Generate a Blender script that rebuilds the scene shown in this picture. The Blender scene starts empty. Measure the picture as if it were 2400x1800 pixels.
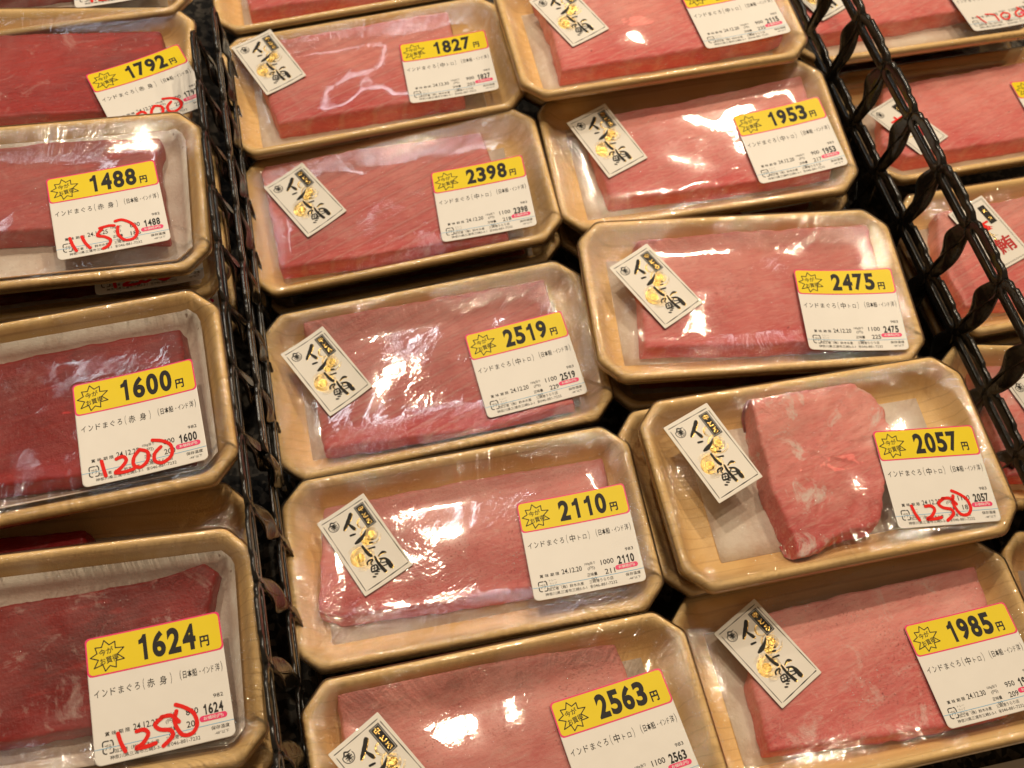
import bpy, math, random
from mathutils import Matrix, Vector, noise
R_ = math.radians
scene = bpy.context.scene
COL = scene.collection

# ---------------------------------------------------------------- camera
CAM_H = 0.62
cam = bpy.data.cameras.new("camera"); cam_o = bpy.data.objects.new("camera", cam); COL.objects.link(cam_o)
cam_o.matrix_world = Matrix.Translation((0, 0, CAM_H)) @ Matrix.Rotation(0.522323, 4, 'X') @ Matrix.Rotation(0.273303, 4, 'Z')
cam.sensor_width = 36.0
cam.lens = 2458.78 / 2212 * 36
cam.clip_start = 0.01; cam.clip_end = 60
cam.dof.use_dof = True
cam.dof.focus_distance = 0.65
cam.dof.aperture_fstop = 11.0
cam.dof.aperture_blades = 7
scene.camera = cam_o
scene.view_settings.view_transform = 'Standard'
try: scene.view_settings.look = 'None'
except Exception: pass
scene.view_settings.exposure = 0.0
scene.view_settings.gamma = 1.0
scene.view_settings.use_curve_mapping = False
scene.cycles.max_bounces = 6
scene.cycles.diffuse_bounces = 3
scene.cycles.glossy_bounces = 3
scene.cycles.transparent_max_bounces = 12
scene.cycles.sample_clamp_indirect = 4.0
scene.cycles.caustics_reflective = False
scene.cycles.caustics_refractive = False
scene.cycles.use_denoising = True

# ---------------------------------------------------------------- light
world = bpy.data.worlds.new("World"); scene.world = world; world.use_nodes = True
bg = world.node_tree.nodes['Background']
bg.inputs[0].default_value = (1.0, 0.70, 0.42, 1); bg.inputs[1].default_value = 0.27

def area(name, loc, target, power, sx, sy=None, col=(1, .825, .60), shape='DISK'):
    l = bpy.data.lights.new(name, 'AREA'); l.energy = power; l.color = col
    l.shape = shape; l.size = sx
    if sy: l.size_y = sy
    o = bpy.data.objects.new(name, l); COL.objects.link(o); o.location = loc
    d = Vector(target) - Vector(loc)
    o.rotation_euler = d.to_track_quat('-Z', 'Y').to_euler()
    return o
# warm ceiling spot lamps over the counter
for i, (x, y, z, p) in enumerate([(-.775, .88, 1.70, 9), (.24, 1.36, 1.70, 8.5), (-.05, 1.63, 1.70, 7.5), (.01, .56, 1.70, 6), (-.35, 2.2, 1.8, 5), (.95, 1.20, 1.75, 4)]):
    area("spot_lamp", (x, y, z), (0.05, .4, 0), p, .052)
# cool fluorescent tubes further up
for i, (x, y, z, sx, sy, p) in enumerate([(-.93, 1.75, 2.3, .035, 1.2, 3.2), (-1.07, 1.75, 2.3, .035, 1.2, 3.2), (-1.46, 1.35, 2.3, .07, 1.2, 3.2), (.42, 2.9, 2.3, .09, 1.2, 3.0), (-1.65, 3.1, 2.3, .07, 1.2, 2.5)]):
    a = area("fluorescent_tube", (x, y, z), (x, y, 0), p, sx, sy, (.80, .92, 1.0), 'RECTANGLE')

# ---------------------------------------------------------------- data (metres, measured from the real tray: 22 x 12.3 cm)
TL_, TW_, CA, CB = 0.11, 0.06133, 0.0151, 0.01455
LW_, LH_ = 0.06707, 0.06383
SW_, SH_ = 0.034, 0.0570
POSE={
 'B4':(-0.0002, 0.2564, 0.4089, -0.0245, -0.0361, -0.1844),
 'B3':(-0.0526, 0.3719, 0.452, -0.0301, 0.0251, -0.1716),
 'B2':(-0.115, 0.4969, 0.4319, -0.0303, -0.0247, -0.2049),
 'B1':(-0.1672, 0.6019, 0.4531, -0.0272, -0.0594, -0.1516),
 'C3':(0.2011, 0.3516, 0.4683, 0.0175, 0.0414, -0.0341),
 'C4':(0.2486, 0.2489, 0.4527, -0.0155, -0.0382, -0.0674),
 'C2':(0.136, 0.4684, 0.3545, 0.0135, 0.0132, -0.0591),
 'C1':(0.0817, 0.5971, 0.4187, -0.0006, 0.045, -0.1514),
 'C0':(0.025, 0.6847, 0.4548, 0.0224, -0.0294, -0.1179),
 'A1':(-0.3788, 0.4935, 0.3398, 0.0011, -0.0427, -0.0518),
 'A2':(-0.3209, 0.3745, 0.4201, 0.0237, 0.0264, -0.0588),
 'A3':(-0.2529, 0.2363, 0.4712, 0.0331, 0.0346, -0.1135),
 'A5':(-0.1899, 0.1095, 0.4109, 0.0286, 0.0651, -0.0398),
 'B5':(0.0576, 0.1399, 0.4741, -0.0055, 0.0017, -0.0323),
 'D0':(0.2209, 0.8173, 0.5108, 0.0, 0.0, -0.0314),
 'D1':(0.3045, 0.7383, 0.4736, -0.0239, -0.0868, -0.0714),
 'D2':(0.3582, 0.5993, 0.4955, -0.0025, 0.0037, -0.0306),
 'D3':(0.3989, 0.4608, 0.302, -0.0112, -0.0058, 0.0036),
 'D4':(0.4491, 0.3313, 0.2678, -0.0202, -0.0, -0.0003),
 'B0':(-0.2219, 0.7141, 0.453, -0.0297, -0.0579, -0.1496),
 'A0':(-0.4194, 0.5874, 0.466, -0.0016, 0.0306, -0.1069),
 'A4':(-0.209, 0.1476, 0.3859, -0.0021, 0.0607, -0.0405),
 'A2b':(-0.3132, 0.3758, 0.4521, -0.0065, 0.0249, -0.0549),
 'A5b':(-0.184, 0.1018, 0.4026, 0.0283, 0.1026, -0.0802),
 'C2b':(0.1507, 0.4691, 0.338, -0.0209, 0.0132, -0.0607),
 'C3b':(0.1913, 0.3583, 0.5064, -0.0086, 0.0512, -0.0194),
}
LAB={
 'B4':(0.0668, -0.0123, -0.0036),
 'B3':(0.0588, -0.0115, 0.0513),
 'B2':(0.0596, -0.0161, -0.0288),
 'B1':(0.0586, -0.0087, -0.0343),
 'C3':(0.0641, -0.0188, -0.1053),
 'C4':(0.0637, -0.0141, 0.0267),
 'C2':(0.0648, -0.0195, -0.0752),
 'C1':(0.0684, -0.0104, 0.0682),
 'C0':(0.0648, -0.0075, 0.0444),
 'A1':(0.0815, -0.022, 0.41),
 'A2':(0.0496, -0.0108, 0.1236),
 'A3':(0.0597, -0.0176, 0.0403),
 'A5':(0.0586, -0.0178, 0.0812),
 'B5':(0.0589, -0.0055, 0.0898),
}
MEAT={
 'B1':[(-0.0869, 0.0525), (0.0698, 0.0513), (0.0641, -0.036), (-0.0751, -0.0323)],
 'B2':[(-0.0942, 0.0557), (0.0685, 0.0457), (0.0715, 0.0195), (0.0701, -0.049), (-0.0288, -0.0432), (-0.0887, -0.0383)],
 'B3':[(-0.0802, 0.0527), (-0.0553, 0.0522), (0.0847, 0.0493), (0.0851, 0.0225), (0.0836, -0.0461), (0.0244, -0.051), (-0.0795, -0.0426)],
 'B4':[(-0.0844, 0.041), (0.0033, 0.042), (0.0916, 0.0405), (0.0898, 0.0189), (0.0894, -0.0345), (0.0297, -0.0349), (-0.0809, -0.0305), (-0.0934, -0.0252)],
 'B5':[(-0.09, 0.0558), (-0.019, 0.0539), (0.0684, 0.0479), (0.0707, 0.0298), (0.0738, -0.0201), (-0.0879, -0.0131)],
 'C0':[(-0.0785, 0.0526), (0.1057, 0.0519), (0.0952, -0.0339), (0.0162, -0.036), (-0.077, -0.0376), (-0.0748, 0.0003)],
 'C1':[(-0.0761, 0.0349), (-0.049, 0.0378), (0.0005, 0.0395), (0.0938, 0.0473), (0.0939, 0.0299), (0.0923, -0.0397), (-0.01, -0.0399), (-0.0713, -0.0359)],
 'C2':[(-0.0691, 0.0454), (0.0051, 0.0487), (0.0959, 0.0493), (0.0944, 0.0248), (0.0939, -0.0424), (0.0307, -0.0416), (-0.0768, -0.0376)],
 'C3':[(-0.0381, 0.0604), (-0.0034, 0.0597), (0.0331, 0.0535), (0.0444, 0.0429), (0.0491, 0.0299), (0.0495, 0.0167), (0.0239, -0.031), (0.0173, -0.0415), (-0.0101, -0.0435), (-0.0393, -0.0554), (-0.0375, -0.0383), (-0.0407, -0.0099), (-0.0349, 0.051)],
 'C4':[(-0.0542, 0.0413), (-0.0051, 0.0435), (0.0898, 0.0445), (0.0883, 0.0201), (0.0744, -0.0447), (0.0289, -0.0444), (-0.0227, -0.041), (-0.0748, -0.0371), (-0.072, 0.0018)],
 'A1':[(-0.0231, 0.0264), (0.086, 0.0398), (0.0883, 0.0242), (0.1011, -0.0355), (-0.0135, -0.0554)],
 'A2':[(-0.0164, 0.0427), (0.0166, 0.0464), (0.0833, 0.0427), (0.0795, 0.0292), (0.0836, -0.0307), (0.0146, -0.0206), (-0.0154, -0.0146)],
 'A3':[(-0.0146, 0.0371), (0.0369, 0.0386), (0.0867, 0.0379), (0.0869, 0.0216), (0.0847, -0.0431), (0.0256, -0.0422), (-0.0171, -0.0338)],
 'A5':[(-0.0193, 0.0313), (0.0185, 0.0358), (0.0564, 0.0383), (0.0834, 0.0438), (0.0888, 0.0377), (0.0837, 0.0185), (0.0855, -0.035), (0.0252, -0.0324), (-0.0182, -0.0348)],
 'D1':[(-0.0645, 0.0412), (0.0733, 0.0542), (0.0344, -0.0203), (-0.0768, -0.0323), (-0.093, -0.0194)],
 'D2':[(-0.0781, 0.0435), (-0.007, 0.0569), (-0.046, -0.0354), (-0.0994, -0.0459), (-0.0958, 0.0041)],
 'D0':[(-0.0922, -0.027), (0.1044, 0.028)],
}
STK={
 'C4':(-0.0580,0.0176,0.472), #w 0.0336 h 0.0572 ang 89
 'C3':(-0.0707,0.0211,0.351), #w 0.0370 h 0.0558 ang 89
 'B4':(-0.0617,0.0117,0.440), #w 0.0319 h 0.0597 ang 89
 'B3':(-0.0703,0.0123,0.470), #w 0.0334 h 0.0556 ang 87
 'B2':(-0.0652,0.0151,0.484), #w 0.0336 h 0.0571 ang 88
 'B1':(-0.0740,0.0294,0.373), #w 0.0335 h 0.0569 ang 86
 'B5':(-0.0707,0.0052,0.518), #w 0.0332 h 0.0515 ang 85
 'C0':(-0.0589,0.0159,0.390), #w 0.0351 h 0.0546 ang 85
 'C1':(-0.0637,0.0131,0.376), #w 0.0342 h 0.0580 ang 88
 'C2':(-0.0630,0.0080,0.556), #w 0.0322 h 0.0560 ang 88
 'D1':(-0.0651,-0.0051,0.44), #w 0.0352 h 0.0585 ang 89
 'D2':(-0.0468,0.0174,0.31), #w 0.0358 h 0.0591 ang 89
}

POSE.update({
 'B2b':(-0.1111, 0.5008, 0.4319, -0.0603, -0.0247, -0.2049),
 'C1b':(0.0862, 0.5972, 0.4187, -0.0306, 0.045, -0.1514),
 'A2c':(-0.3038, 0.3598, 0.4521, -0.0365, 0.0249, -0.0549),
 'C0b':(0.0234, 0.7055, 0.4548, -0.0076, -0.0294, -0.1179),
 'D2b':(0.364, 0.604, 0.4955, -0.0325, 0.0037, -0.0306),
 'D0b':(0.2180, 0.8170, 0.5108, -.034, 0.0, -0.0314),
 'A5b':(-0.186, 0.1021, 0.4109, -0.0034, 0.0651, -0.0398),
})

# ---------------------------------------------------------------- node helpers
def new_mat(name):
    m = bpy.data.materials.new(name); m.use_nodes = True
    nt = m.node_tree; nt.nodes.clear()
    out = nt.nodes.new('ShaderNodeOutputMaterial')
    return m, nt, out
def N(nt, typ, **kw):
    n = nt.nodes.new(typ)
    for k, v in kw.items():
        if k == 'inp':
            for a, b in v.items(): n.inputs[a].default_value = b
        else: setattr(n, k, v)
    return n
def L(nt, a, b): nt.links.new(a, b)
def mth(nt, op, a, b=None, clamp=False):
    n = nt.nodes.new('ShaderNodeMath'); n.operation = op; n.use_clamp = clamp
    for i, v in enumerate((a, b)):
        if v is None: continue
        if isinstance(v, (int, float)): n.inputs[i].default_value = v
        else: nt.links.new(v, n.inputs[i])
    return n.outputs[0]
def mixc(nt, f, a, b):
    n = nt.nodes.new('ShaderNodeMix'); n.data_type = 'RGBA'
    for i, v in ((0, f), (6, a), (7, b)):
        if isinstance(v, (int, float)): n.inputs[i].default_value = v
        elif isinstance(v, tuple): n.inputs[i].default_value = (*v, 1) if len(v) == 3 else v
        else: nt.links.new(v, n.inputs[i])
    return n.outputs[2]
def ramp(nt, f, lo, hi, a=0., b=1.):
    n = nt.nodes.new('ShaderNodeMapRange'); n.clamp = True
    nt.links.new(f, n.inputs[0])
    n.inputs[1].default_value = lo; n.inputs[2].default_value = hi; n.inputs[3].default_value = a; n.inputs[4].default_value = b
    return n.outputs[0]
def coords(nt, scale=(1, 1, 1), rot=(0, 0, 0), seed=True, src='Object'):
    tc = nt.nodes.new('ShaderNodeTexCoord'); mp = nt.nodes.new('ShaderNodeMapping')
    mp.inputs['Scale'].default_value = scale
    if any(rot):
        m0 = nt.nodes.new('ShaderNodeMapping'); m0.inputs['Rotation'].default_value = tuple(-r for r in rot)
        nt.links.new(tc.outputs[src], m0.inputs[0]); nt.links.new(m0.outputs[0], mp.inputs[0])
    else: nt.links.new(tc.outputs[src], mp.inputs[0])
    if not seed: return mp.outputs[0]
    at = nt.nodes.new('ShaderNodeAttribute'); at.attribute_type = 'OBJECT'; at.attribute_name = 'seed'
    cx = nt.nodes.new('ShaderNodeCombineXYZ')
    nt.links.new(at.outputs['Fac'], cx.inputs[0]); nt.links.new(at.outputs['Fac'], cx.inputs[1]); nt.links.new(at.outputs['Fac'], cx.inputs[2])
    ad = nt.nodes.new('ShaderNodeVectorMath'); ad.operation = 'ADD'
    nt.links.new(mp.outputs[0], ad.inputs[0]); nt.links.new(cx.outputs[0], ad.inputs[1])
    return ad.outputs[0]
def noise_t(nt, vec, scale=1., detail=4., rough=.55, dist=0.):
    n = nt.nodes.new('ShaderNodeTexNoise'); n.inputs['Scale'].default_value = scale
    n.inputs['Detail'].default_value = detail; n.inputs['Roughness'].default_value = rough; n.inputs['Distortion'].default_value = dist
    nt.links.new(vec, n.inputs['Vector']); return n.outputs['Fac']
def oattr(nt, name):
    at = nt.nodes.new('ShaderNodeAttribute'); at.attribute_type = 'OBJECT'; at.attribute_name = name
    return at.outputs['Fac']
def bump(nt, h, strength, dist, nrm=None):
    b = nt.nodes.new('ShaderNodeBump'); b.inputs['Strength'].default_value = strength; b.inputs['Distance'].default_value = dist
    nt.links.new(h, b.inputs['Height'])
    if nrm is not None: nt.links.new(nrm, b.inputs['Normal'])
    return b.outputs[0]
def simple(name, col, rough=.5, metal=0., spec=.5, bmp=None):
    m, nt, out = new_mat(name)
    p = N(nt, 'ShaderNodeBsdfPrincipled', inp={'Base Color': (*col, 1), 'Roughness': rough, 'Metallic': metal, 'Specular IOR Level': spec})
    L(nt, p.outputs[0], out.inputs[0])
    if bmp:
        v = coords(nt, seed=False); L(nt, bump(nt, noise_t(nt, v, bmp[0], 3), 1., bmp[1]), p.inputs['Normal'])
    return m

# ---------------------------------------------------------------- materials
def mat_foam():
    m, nt, out = new_mat('wood_print_foam')
    v = coords(nt, (5, 70, 70)); g = noise_t(nt, v, 1.4, 5, .6, .6)
    v2 = coords(nt, (1.6, 20, 20)); w = N(nt, 'ShaderNodeTexWave', wave_type='BANDS', bands_direction='Y', inp={'Scale': 2.2, 'Distortion': 6., 'Detail': 3., 'Detail Scale': .7})
    L(nt, v2, w.inputs['Vector'])
    line = ramp(nt, w.outputs['Fac'], .0, .05, 1., 0.)
    c = mixc(nt, ramp(nt, g, .3, .72), (.92, .62, .27), (.84, .525, .195))
    c = mixc(nt, mth(nt, 'MULTIPLY', line, .32), c, (.50, .26, .08))
    # orange stains along the rim and in the corners
    st = ramp(nt, noise_t(nt, coords(nt, (14, 22, 22)), 1., 4, .6, .3), .60, .80)
    c = mixc(nt, mth(nt, 'MULTIPLY', st, .55), c, (.55, .22, .03))
    p = N(nt, 'ShaderNodeBsdfPrincipled', inp={'Roughness': .5, 'Specular IOR Level': .32})
    L(nt, c, p.inputs['Base Color'])
    fb = noise_t(nt, coords(nt, (1, 1, 1)), 900, 2, .5)
    b = bump(nt, fb, .35, .0004)
    L(nt, b, p.inputs['Normal']); L(nt, p.outputs[0], out.inputs[0])
    return m

def mat_meat():
    m, nt, out = new_mat('tuna_flesh')
    red = oattr(nt, 'redness'); band = oattr(nt, 'bands')
    tc = N(nt, 'ShaderNodeTexCoord'); sp = N(nt, 'ShaderNodeSeparateXYZ'); L(nt, tc.outputs['Object'], sp.inputs[0])
    big = noise_t(nt, coords(nt, (1, 1, 1)), 22, 3, .55, .4)
    fib = noise_t(nt, coords(nt, (110, 420, 300), (0, 0, .15)), 1., 5, .62, .9)
    fib2 = noise_t(nt, coords(nt, (38, 230, 200), (0, 0, .12)), 1., 4, .6, .6)
    grad = ramp(nt, sp.outputs['Y'], .030, -.045, -.25, .48)
    t = mth(nt, 'ADD', mth(nt, 'ADD', grad, mth(nt, 'MULTIPLY', mth(nt, 'SUBTRACT', big, .5), 1.25)), .42)
    t = mth(nt, 'ADD', t, mth(nt, 'MULTIPLY', mth(nt, 'SUBTRACT', fib2, .5), .60), True)
    pink = mixc(nt, t, (.91, .36, .31), (.66, .074, .074))
    # muscle bands: long curved pale septa crossing at a slant
    w = N(nt, 'ShaderNodeTexWave', wave_type='BANDS', bands_direction='Y', inp={'Scale': 1., 'Distortion': 3.2, 'Detail': 2.5, 'Detail Scale': .6})
    L(nt, coords(nt, (7, 34, 20), (0, 0, .36)), w.inputs['Vector'])
    sept = ramp(nt, w.outputs['Fac'], .86, 1., 0., 1.)
    pink = mixc(nt, mth(nt, 'MULTIPLY', mth(nt, 'MULTIPLY', sept, band), .75), pink, (.80, .42, .36))
    pink = mixc(nt, mth(nt, 'MULTIPLY', mth(nt, 'MULTIPLY', ramp(nt, w.outputs['Fac'], .45, .8), band), .35), pink, (.50, .06, .05))
    dark = mixc(nt, ramp(nt, big, .32, .70), (.42, .005, .008), (.21, .002, .004))
    dark = mixc(nt, ramp(nt, fib2, .5, .78), dark, (.50, .022, .018))
    c = mixc(nt, red, pink, dark)
    c = mixc(nt, mth(nt, 'MULTIPLY', ramp(nt, fib, .50, .70), .38), c, mixc(nt, red, (.84, .46, .38), (.44, .03, .03)))
    c = mixc(nt, mth(nt, 'MULTIPLY', ramp(nt, fib, .47, .30), .26), c, mixc(nt, red, (.48, .06, .055), (.14, .008, .014)))
    # blood flecks
    vo = noise_t(nt, coords(nt, (150, 260, 150), (0, 0, .5)), 1., 1, .5, .5)
    c = mixc(nt, ramp(nt, vo, .79, .83, 0, .8), c, (.28, .02, .03))
    # frost bloom
    fr = oattr(nt, 'frost')
    fn = ramp(nt, noise_t(nt, coords(nt, (1, 1, 1)), 46, 6, .7, .7), .56, .74)
    c = mixc(nt, mth(nt, 'MULTIPLY', fn, fr, True), c, (.84, .60, .54))
    p = N(nt, 'ShaderNodeBsdfPrincipled', inp={'Roughness': .42, 'Specular IOR Level': .28, 'Subsurface Weight': .10, 'Subsurface Scale': .004})
    p.inputs['Subsurface Radius'].default_value = (1., .25, .15)
    L(nt, c, p.inputs['Base Color'])
    h = mth(nt, 'ADD', mth(nt, 'MULTIPLY', fib, .6), noise_t(nt, coords(nt), 500, 3, .6))
    b = bump(nt, h, .6, .0006)
    L(nt, b, p.inputs['Normal']); L(nt, p.outputs[0], out.inputs[0])
    return m

def mat_film():
    m, nt, out = new_mat('cling_film')
    uv = N(nt, 'ShaderNodeUVMap'); sp = N(nt, 'ShaderNodeSeparateXYZ'); L(nt, uv.outputs[0], sp.inputs[0])
    edge = ramp(nt, sp.outputs['Y'], .030, .0, 0., 1.)       # 1 at the rim, 0 three centimetres inside
    crk = oattr(nt, 'crinkle')
    # radial pull creases: fine around the rim, long towards the middle
    sc = N(nt, 'ShaderNodeVectorMath', operation='MULTIPLY'); L(nt, uv.outputs[0], sc.inputs[0]); sc.inputs[1].default_value = (190, 22, 1)
    at = oattr(nt, 'seed'); cx = N(nt, 'ShaderNodeCombineXYZ'); L(nt, at, cx.inputs[2]); L(nt, at, cx.inputs[0])
    ad = N(nt, 'ShaderNodeVectorMath', operation='ADD'); L(nt, sc.outputs[0], ad.inputs[0]); L(nt, cx.outputs[0], ad.inputs[1])
    rad = noise_t(nt, ad.outputs[0], 1., 3, .6, .35)
    patch = ramp(nt, noise_t(nt, coords(nt), 26, 2, .5), .44, .66)
    und = noise_t(nt, coords(nt), 17, 1.5, .4)
    mid = noise_t(nt, coords(nt, (1, 1.7, 1), (0, 0, .7)), 95, 2, .55, 1.2)
    cr = noise_t(nt, coords(nt, (1, .35, 1), (0, 0, .9)), 330, 3, .6, 1.0)
    cr2 = noise_t(nt, coords(nt, (.4, 1, 1), (0, 0, .35)), 260, 2, .6, 1.4)
    vor = N(nt, 'ShaderNodeTexVoronoi', feature='F1', inp={'Scale': 620., 'Randomness': 1.}); L(nt, coords(nt), vor.inputs['Vector'])
    drop = ramp(nt, vor.outputs['Distance'], .0, .22, 1., 0.)
    dmask = ramp(nt, noise_t(nt, coords(nt), 34, 3, .6), .47, .60)
    inner = ramp(nt, sp.outputs['Y'], .012, .034, 1., .16)
    b = bump(nt, und, 1., .0019)
    b = bump(nt, mth(nt, 'MULTIPLY', mth(nt, 'MULTIPLY', mid, crk), mth(nt, 'MULTIPLY', inner, mth(nt, 'ADD', mth(nt, 'MULTIPLY', patch, .7), .15))), 1., .0011, b)
    b = bump(nt, mth(nt, 'MULTIPLY', mth(nt, 'MULTIPLY', rad, edge), crk), 1., .0016, b)
    b = bump(nt, mth(nt, 'MULTIPLY', mth(nt, 'MULTIPLY', mth(nt, 'ADD', cr, cr2), crk), mth(nt, 'ADD', mth(nt, 'MULTIPLY', mth(nt, 'MULTIPLY', patch, mth(nt, 'ADD', inner, .25)), .8), mth(nt, 'MULTIPLY', edge, .5))), 1., .00024, b)
    b = bump(nt, mth(nt, 'MULTIPLY', drop, dmask), 1., .00040, b)
    fr = N(nt, 'ShaderNodeFresnel', inp={'IOR': 1.5}); L(nt, b, fr.inputs['Normal'])
    fac = mth(nt, 'MULTIPLY', fr.outputs[0], 1.22, True)
    gl = N(nt, 'ShaderNodeBsdfGlossy', inp={'Roughness': .035, 'Color': (1, 1, 1, 1)}); L(nt, b, gl.inputs['Normal'])
    gl2 = N(nt, 'ShaderNodeBsdfGlossy', inp={'Roughness': .16, 'Color': (1, 1, 1, 1)}); L(nt, b, gl2.inputs['Normal'])
    gm = N(nt, 'ShaderNodeMixShader', inp={0: .10}); L(nt, gl.outputs[0], gm.inputs[1]); L(nt, gl2.outputs[0], gm.inputs[2])
    tr = N(nt, 'ShaderNodeBsdfTransparent', inp={'Color': (.975, .972, .965, 1)})
    mx = N(nt, 'ShaderNodeMixShader'); L(nt, fac, mx.inputs[0]); L(nt, tr.outputs[0], mx.inputs[1]); L(nt, gm.outputs[0], mx.inputs[2])
    # condensation: milky haze in patches plus tiny frost crystals
    hz = oattr(nt, 'haze')
    hn = ramp(nt, noise_t(nt, coords(nt), 30, 4, .6, .6), .45, .74, .08, 1.)
    sn = ramp(nt, noise_t(nt, coords(nt), 900, 2, .6), .66, .72)
    sm = ramp(nt, noise_t(nt, coords(nt), 38, 3, .6), .50, .66)
    hf = mth(nt, 'ADD', mth(nt, 'MULTIPLY', hn, hz), mth(nt, 'MULTIPLY', mth(nt, 'MULTIPLY', sn, sm), mth(nt, 'ADD', mth(nt, 'MULTIPLY', oattr(nt, 'speckle'), 1.), .12)), True)
    df = N(nt, 'ShaderNodeBsdfDiffuse', inp={'Color': (.80, .76, .72, 1)})
    mx2 = N(nt, 'ShaderNodeMixShader'); L(nt, hf, mx2.inputs[0]); L(nt, mx.outputs[0], mx2.inputs[1]); L(nt, df.outputs[0], mx2.inputs[2])
    L(nt, mx2.outputs[0], out.inputs[0])
    return m

def mat_paper(name, col, rough=.42):
    m, nt, out = new_mat(name)
    p = N(nt, 'ShaderNodeBsdfPrincipled', inp={'Roughness': rough, 'Specular IOR Level': .35})
    n = noise_t(nt, coords(nt, seed=False), 60, 3)
    L(nt, mixc(nt, n, col, tuple(c * .93 for c in col)), p.inputs['Base Color'])
    L(nt, bump(nt, noise_t(nt, coords(nt, seed=False), 45, 2), .5, .0006), p.inputs['Normal'])
    L(nt, p.outputs[0], out.inputs[0]); return m

def mat_pad():
    m, nt, out = new_mat('absorbent_paper')
    p = N(nt, 'ShaderNodeBsdfPrincipled', inp={'Roughness': .7})
    n = noise_t(nt, coords(nt), 55, 4, .6)
    L(nt, mixc(nt, ramp(nt, n, .42, .72), (.80, .70, .60), (.66, .50, .40)), p.inputs['Base Color'])
    L(nt, bump(nt, noise_t(nt, coords(nt), 420, 3), .6, .0005), p.inputs['Normal'])
    L(nt, p.outputs[0], out.inputs[0]); return m

def mat_granite():
    m, nt, out = new_mat('granite')
    v = N(nt, 'ShaderNodeTexVoronoi', inp={'Scale': 260.}); L(nt, coords(nt, seed=False), v.inputs['Vector'])
    s = N(nt, 'ShaderNodeSeparateColor'); L(nt, v.outputs['Color'], s.inputs[0])
    n = noise_t(nt, coords(nt, seed=False), 90, 4)
    c = mixc(nt, ramp(nt, mth(nt, 'ADD', s.outputs[0], mth(nt, 'SUBTRACT', n, .5)), .5, .9), (.006, .005, .004), (.07, .06, .048))
    p = N(nt, 'ShaderNodeBsdfPrincipled', inp={'Roughness': .6, 'Specular IOR Level': .15}); L(nt, c, p.inputs['Base Color'])
    L(nt, p.outputs[0], out.inputs[0]); return m

M_FOAM, M_MEAT, M_FILM, M_PAD, M_GRAN = mat_foam(), mat_meat(), mat_film(), mat_pad(), mat_granite()
M_PAPER = mat_paper('label_paper', (.74, .71, .66)); M_YEL = mat_paper('yellow_band', (.76, .585, .0), .5)
M_PINK = mat_paper('pink_ink', (.76, .030, .14), .4); M_INK = simple('black_ink', (.018, .016, .015), .6, 0., .25)
M_BRUSH = simple('brush_ink', (.014, .012, .010), .6, 0., .25); M_GREY = simple('faint_ink', (.26, .25, .23), .6)
M_BLUE = simple('blue_line', (.08, .36, .62), .5); M_WHITE = simple('white_ink', (.8, .78, .74), .5)
M_RED = simple('red_marker', (.72, .014, .008), .6, 0., .2); M_DRED = simple('crimson_ink', (.42, .008, .008), .4)
M_GOLD = simple('gold_foil', (.80, .54, .16), .26, 1., .5, (330, .0022)); M_STK = mat_paper('sticker_paper', (.74, .70, .63), .5)
M_BLACK = simple('black_plastic', (.007, .006, .005), .22, 0., .5, (120, .0008))
M_PALE = mat_paper('pale_shelf', (.45, .41, .36), .5)

# ---------------------------------------------------------------- mesh helpers
def obj(name, verts, faces, mat, parent=None, smooth=True, uvs=None, mats=None):
    me = bpy.data.meshes.new(name); me.from_pydata(verts, [], faces); me.update()
    for mm in (mat if isinstance(mat, (list, tuple)) else [mat]): me.materials.append(mm)
    if mats:
        me.polygons.foreach_set('material_index', mats)
    if smooth: me.polygons.foreach_set('use_smooth', [True] * len(me.polygons))
    if uvs:
        ul = me.uv_layers.new(name='UVMap')
        for lp in me.loops: ul.data[lp.index].uv = uvs[lp.vertex_index]
    o = bpy.data.objects.new(name, me); COL.objects.link(o)
    if parent: o.parent = parent
    return o

class MB:
    def __init__(s): s.v = []; s.f = []
    def add(s, v, f):
        b = len(s.v); s.v += [tuple(p) for p in v]; s.f += [tuple(i + b for i in q) for q in f]
    def ring_loft(s, rings, close0=False, close1=False):
        n = len(rings[0]); v = [p for r in rings for p in r]; f = []
        for k in range(len(rings) - 1):
            for i in range(n):
                j = (i + 1) % n
                f.append((k * n + i, k * n + j, (k + 1) * n + j, (k + 1) * n + i))
        if close0: f.append(tuple(reversed(range(n))))
        if close1: f.append(tuple((len(rings) - 1) * n + i for i in range(n)))
        s.add(v, f)

def outline(d, r=.006, ns=24):
    """octagon outline of the tray, inset by d, rounded corners; returns list of (x,y) ccw"""
    lx, ly = TL_ - d, TW_ - d
    ca = max(.0015, CA - .586 * d); cb = max(.0015, CB - .586 * d)
    c = [(lx, -ly + ca), (lx, ly - ca), (lx - cb, ly), (-lx + cb, ly), (-lx, ly - ca), (-lx, -ly + ca), (-lx + cb, -ly), (lx - cb, -ly)]
    segs = [16, 4, ns, 4, 16, 4, ns, 4]
    pts = []
    for i in range(8):
        a, b = Vector(c[i]), Vector(c[(i + 1) % 8]); nx = Vector(c[(i + 2) % 8])
        l1 = (b - a).length; l2 = (nx - b).length
        q = min(r, l1 * .42); q2 = min(r, l2 * .42)
        u = (b - a) / l1
        p0 = a + u * q; p1 = b - u * q
        for k in range(segs[i]): pts.append(p0.lerp(p1, k / segs[i]))
        e = b + (nx - b) / l2 * q2
        # keep p0 of the next side consistent
        for k in range(5):
            t = k / 5; pts.append((1 - t) ** 2 * p1 + 2 * t * (1 - t) * b + t * t * e)
    return [(p.x, p.y) for p in pts]

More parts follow.
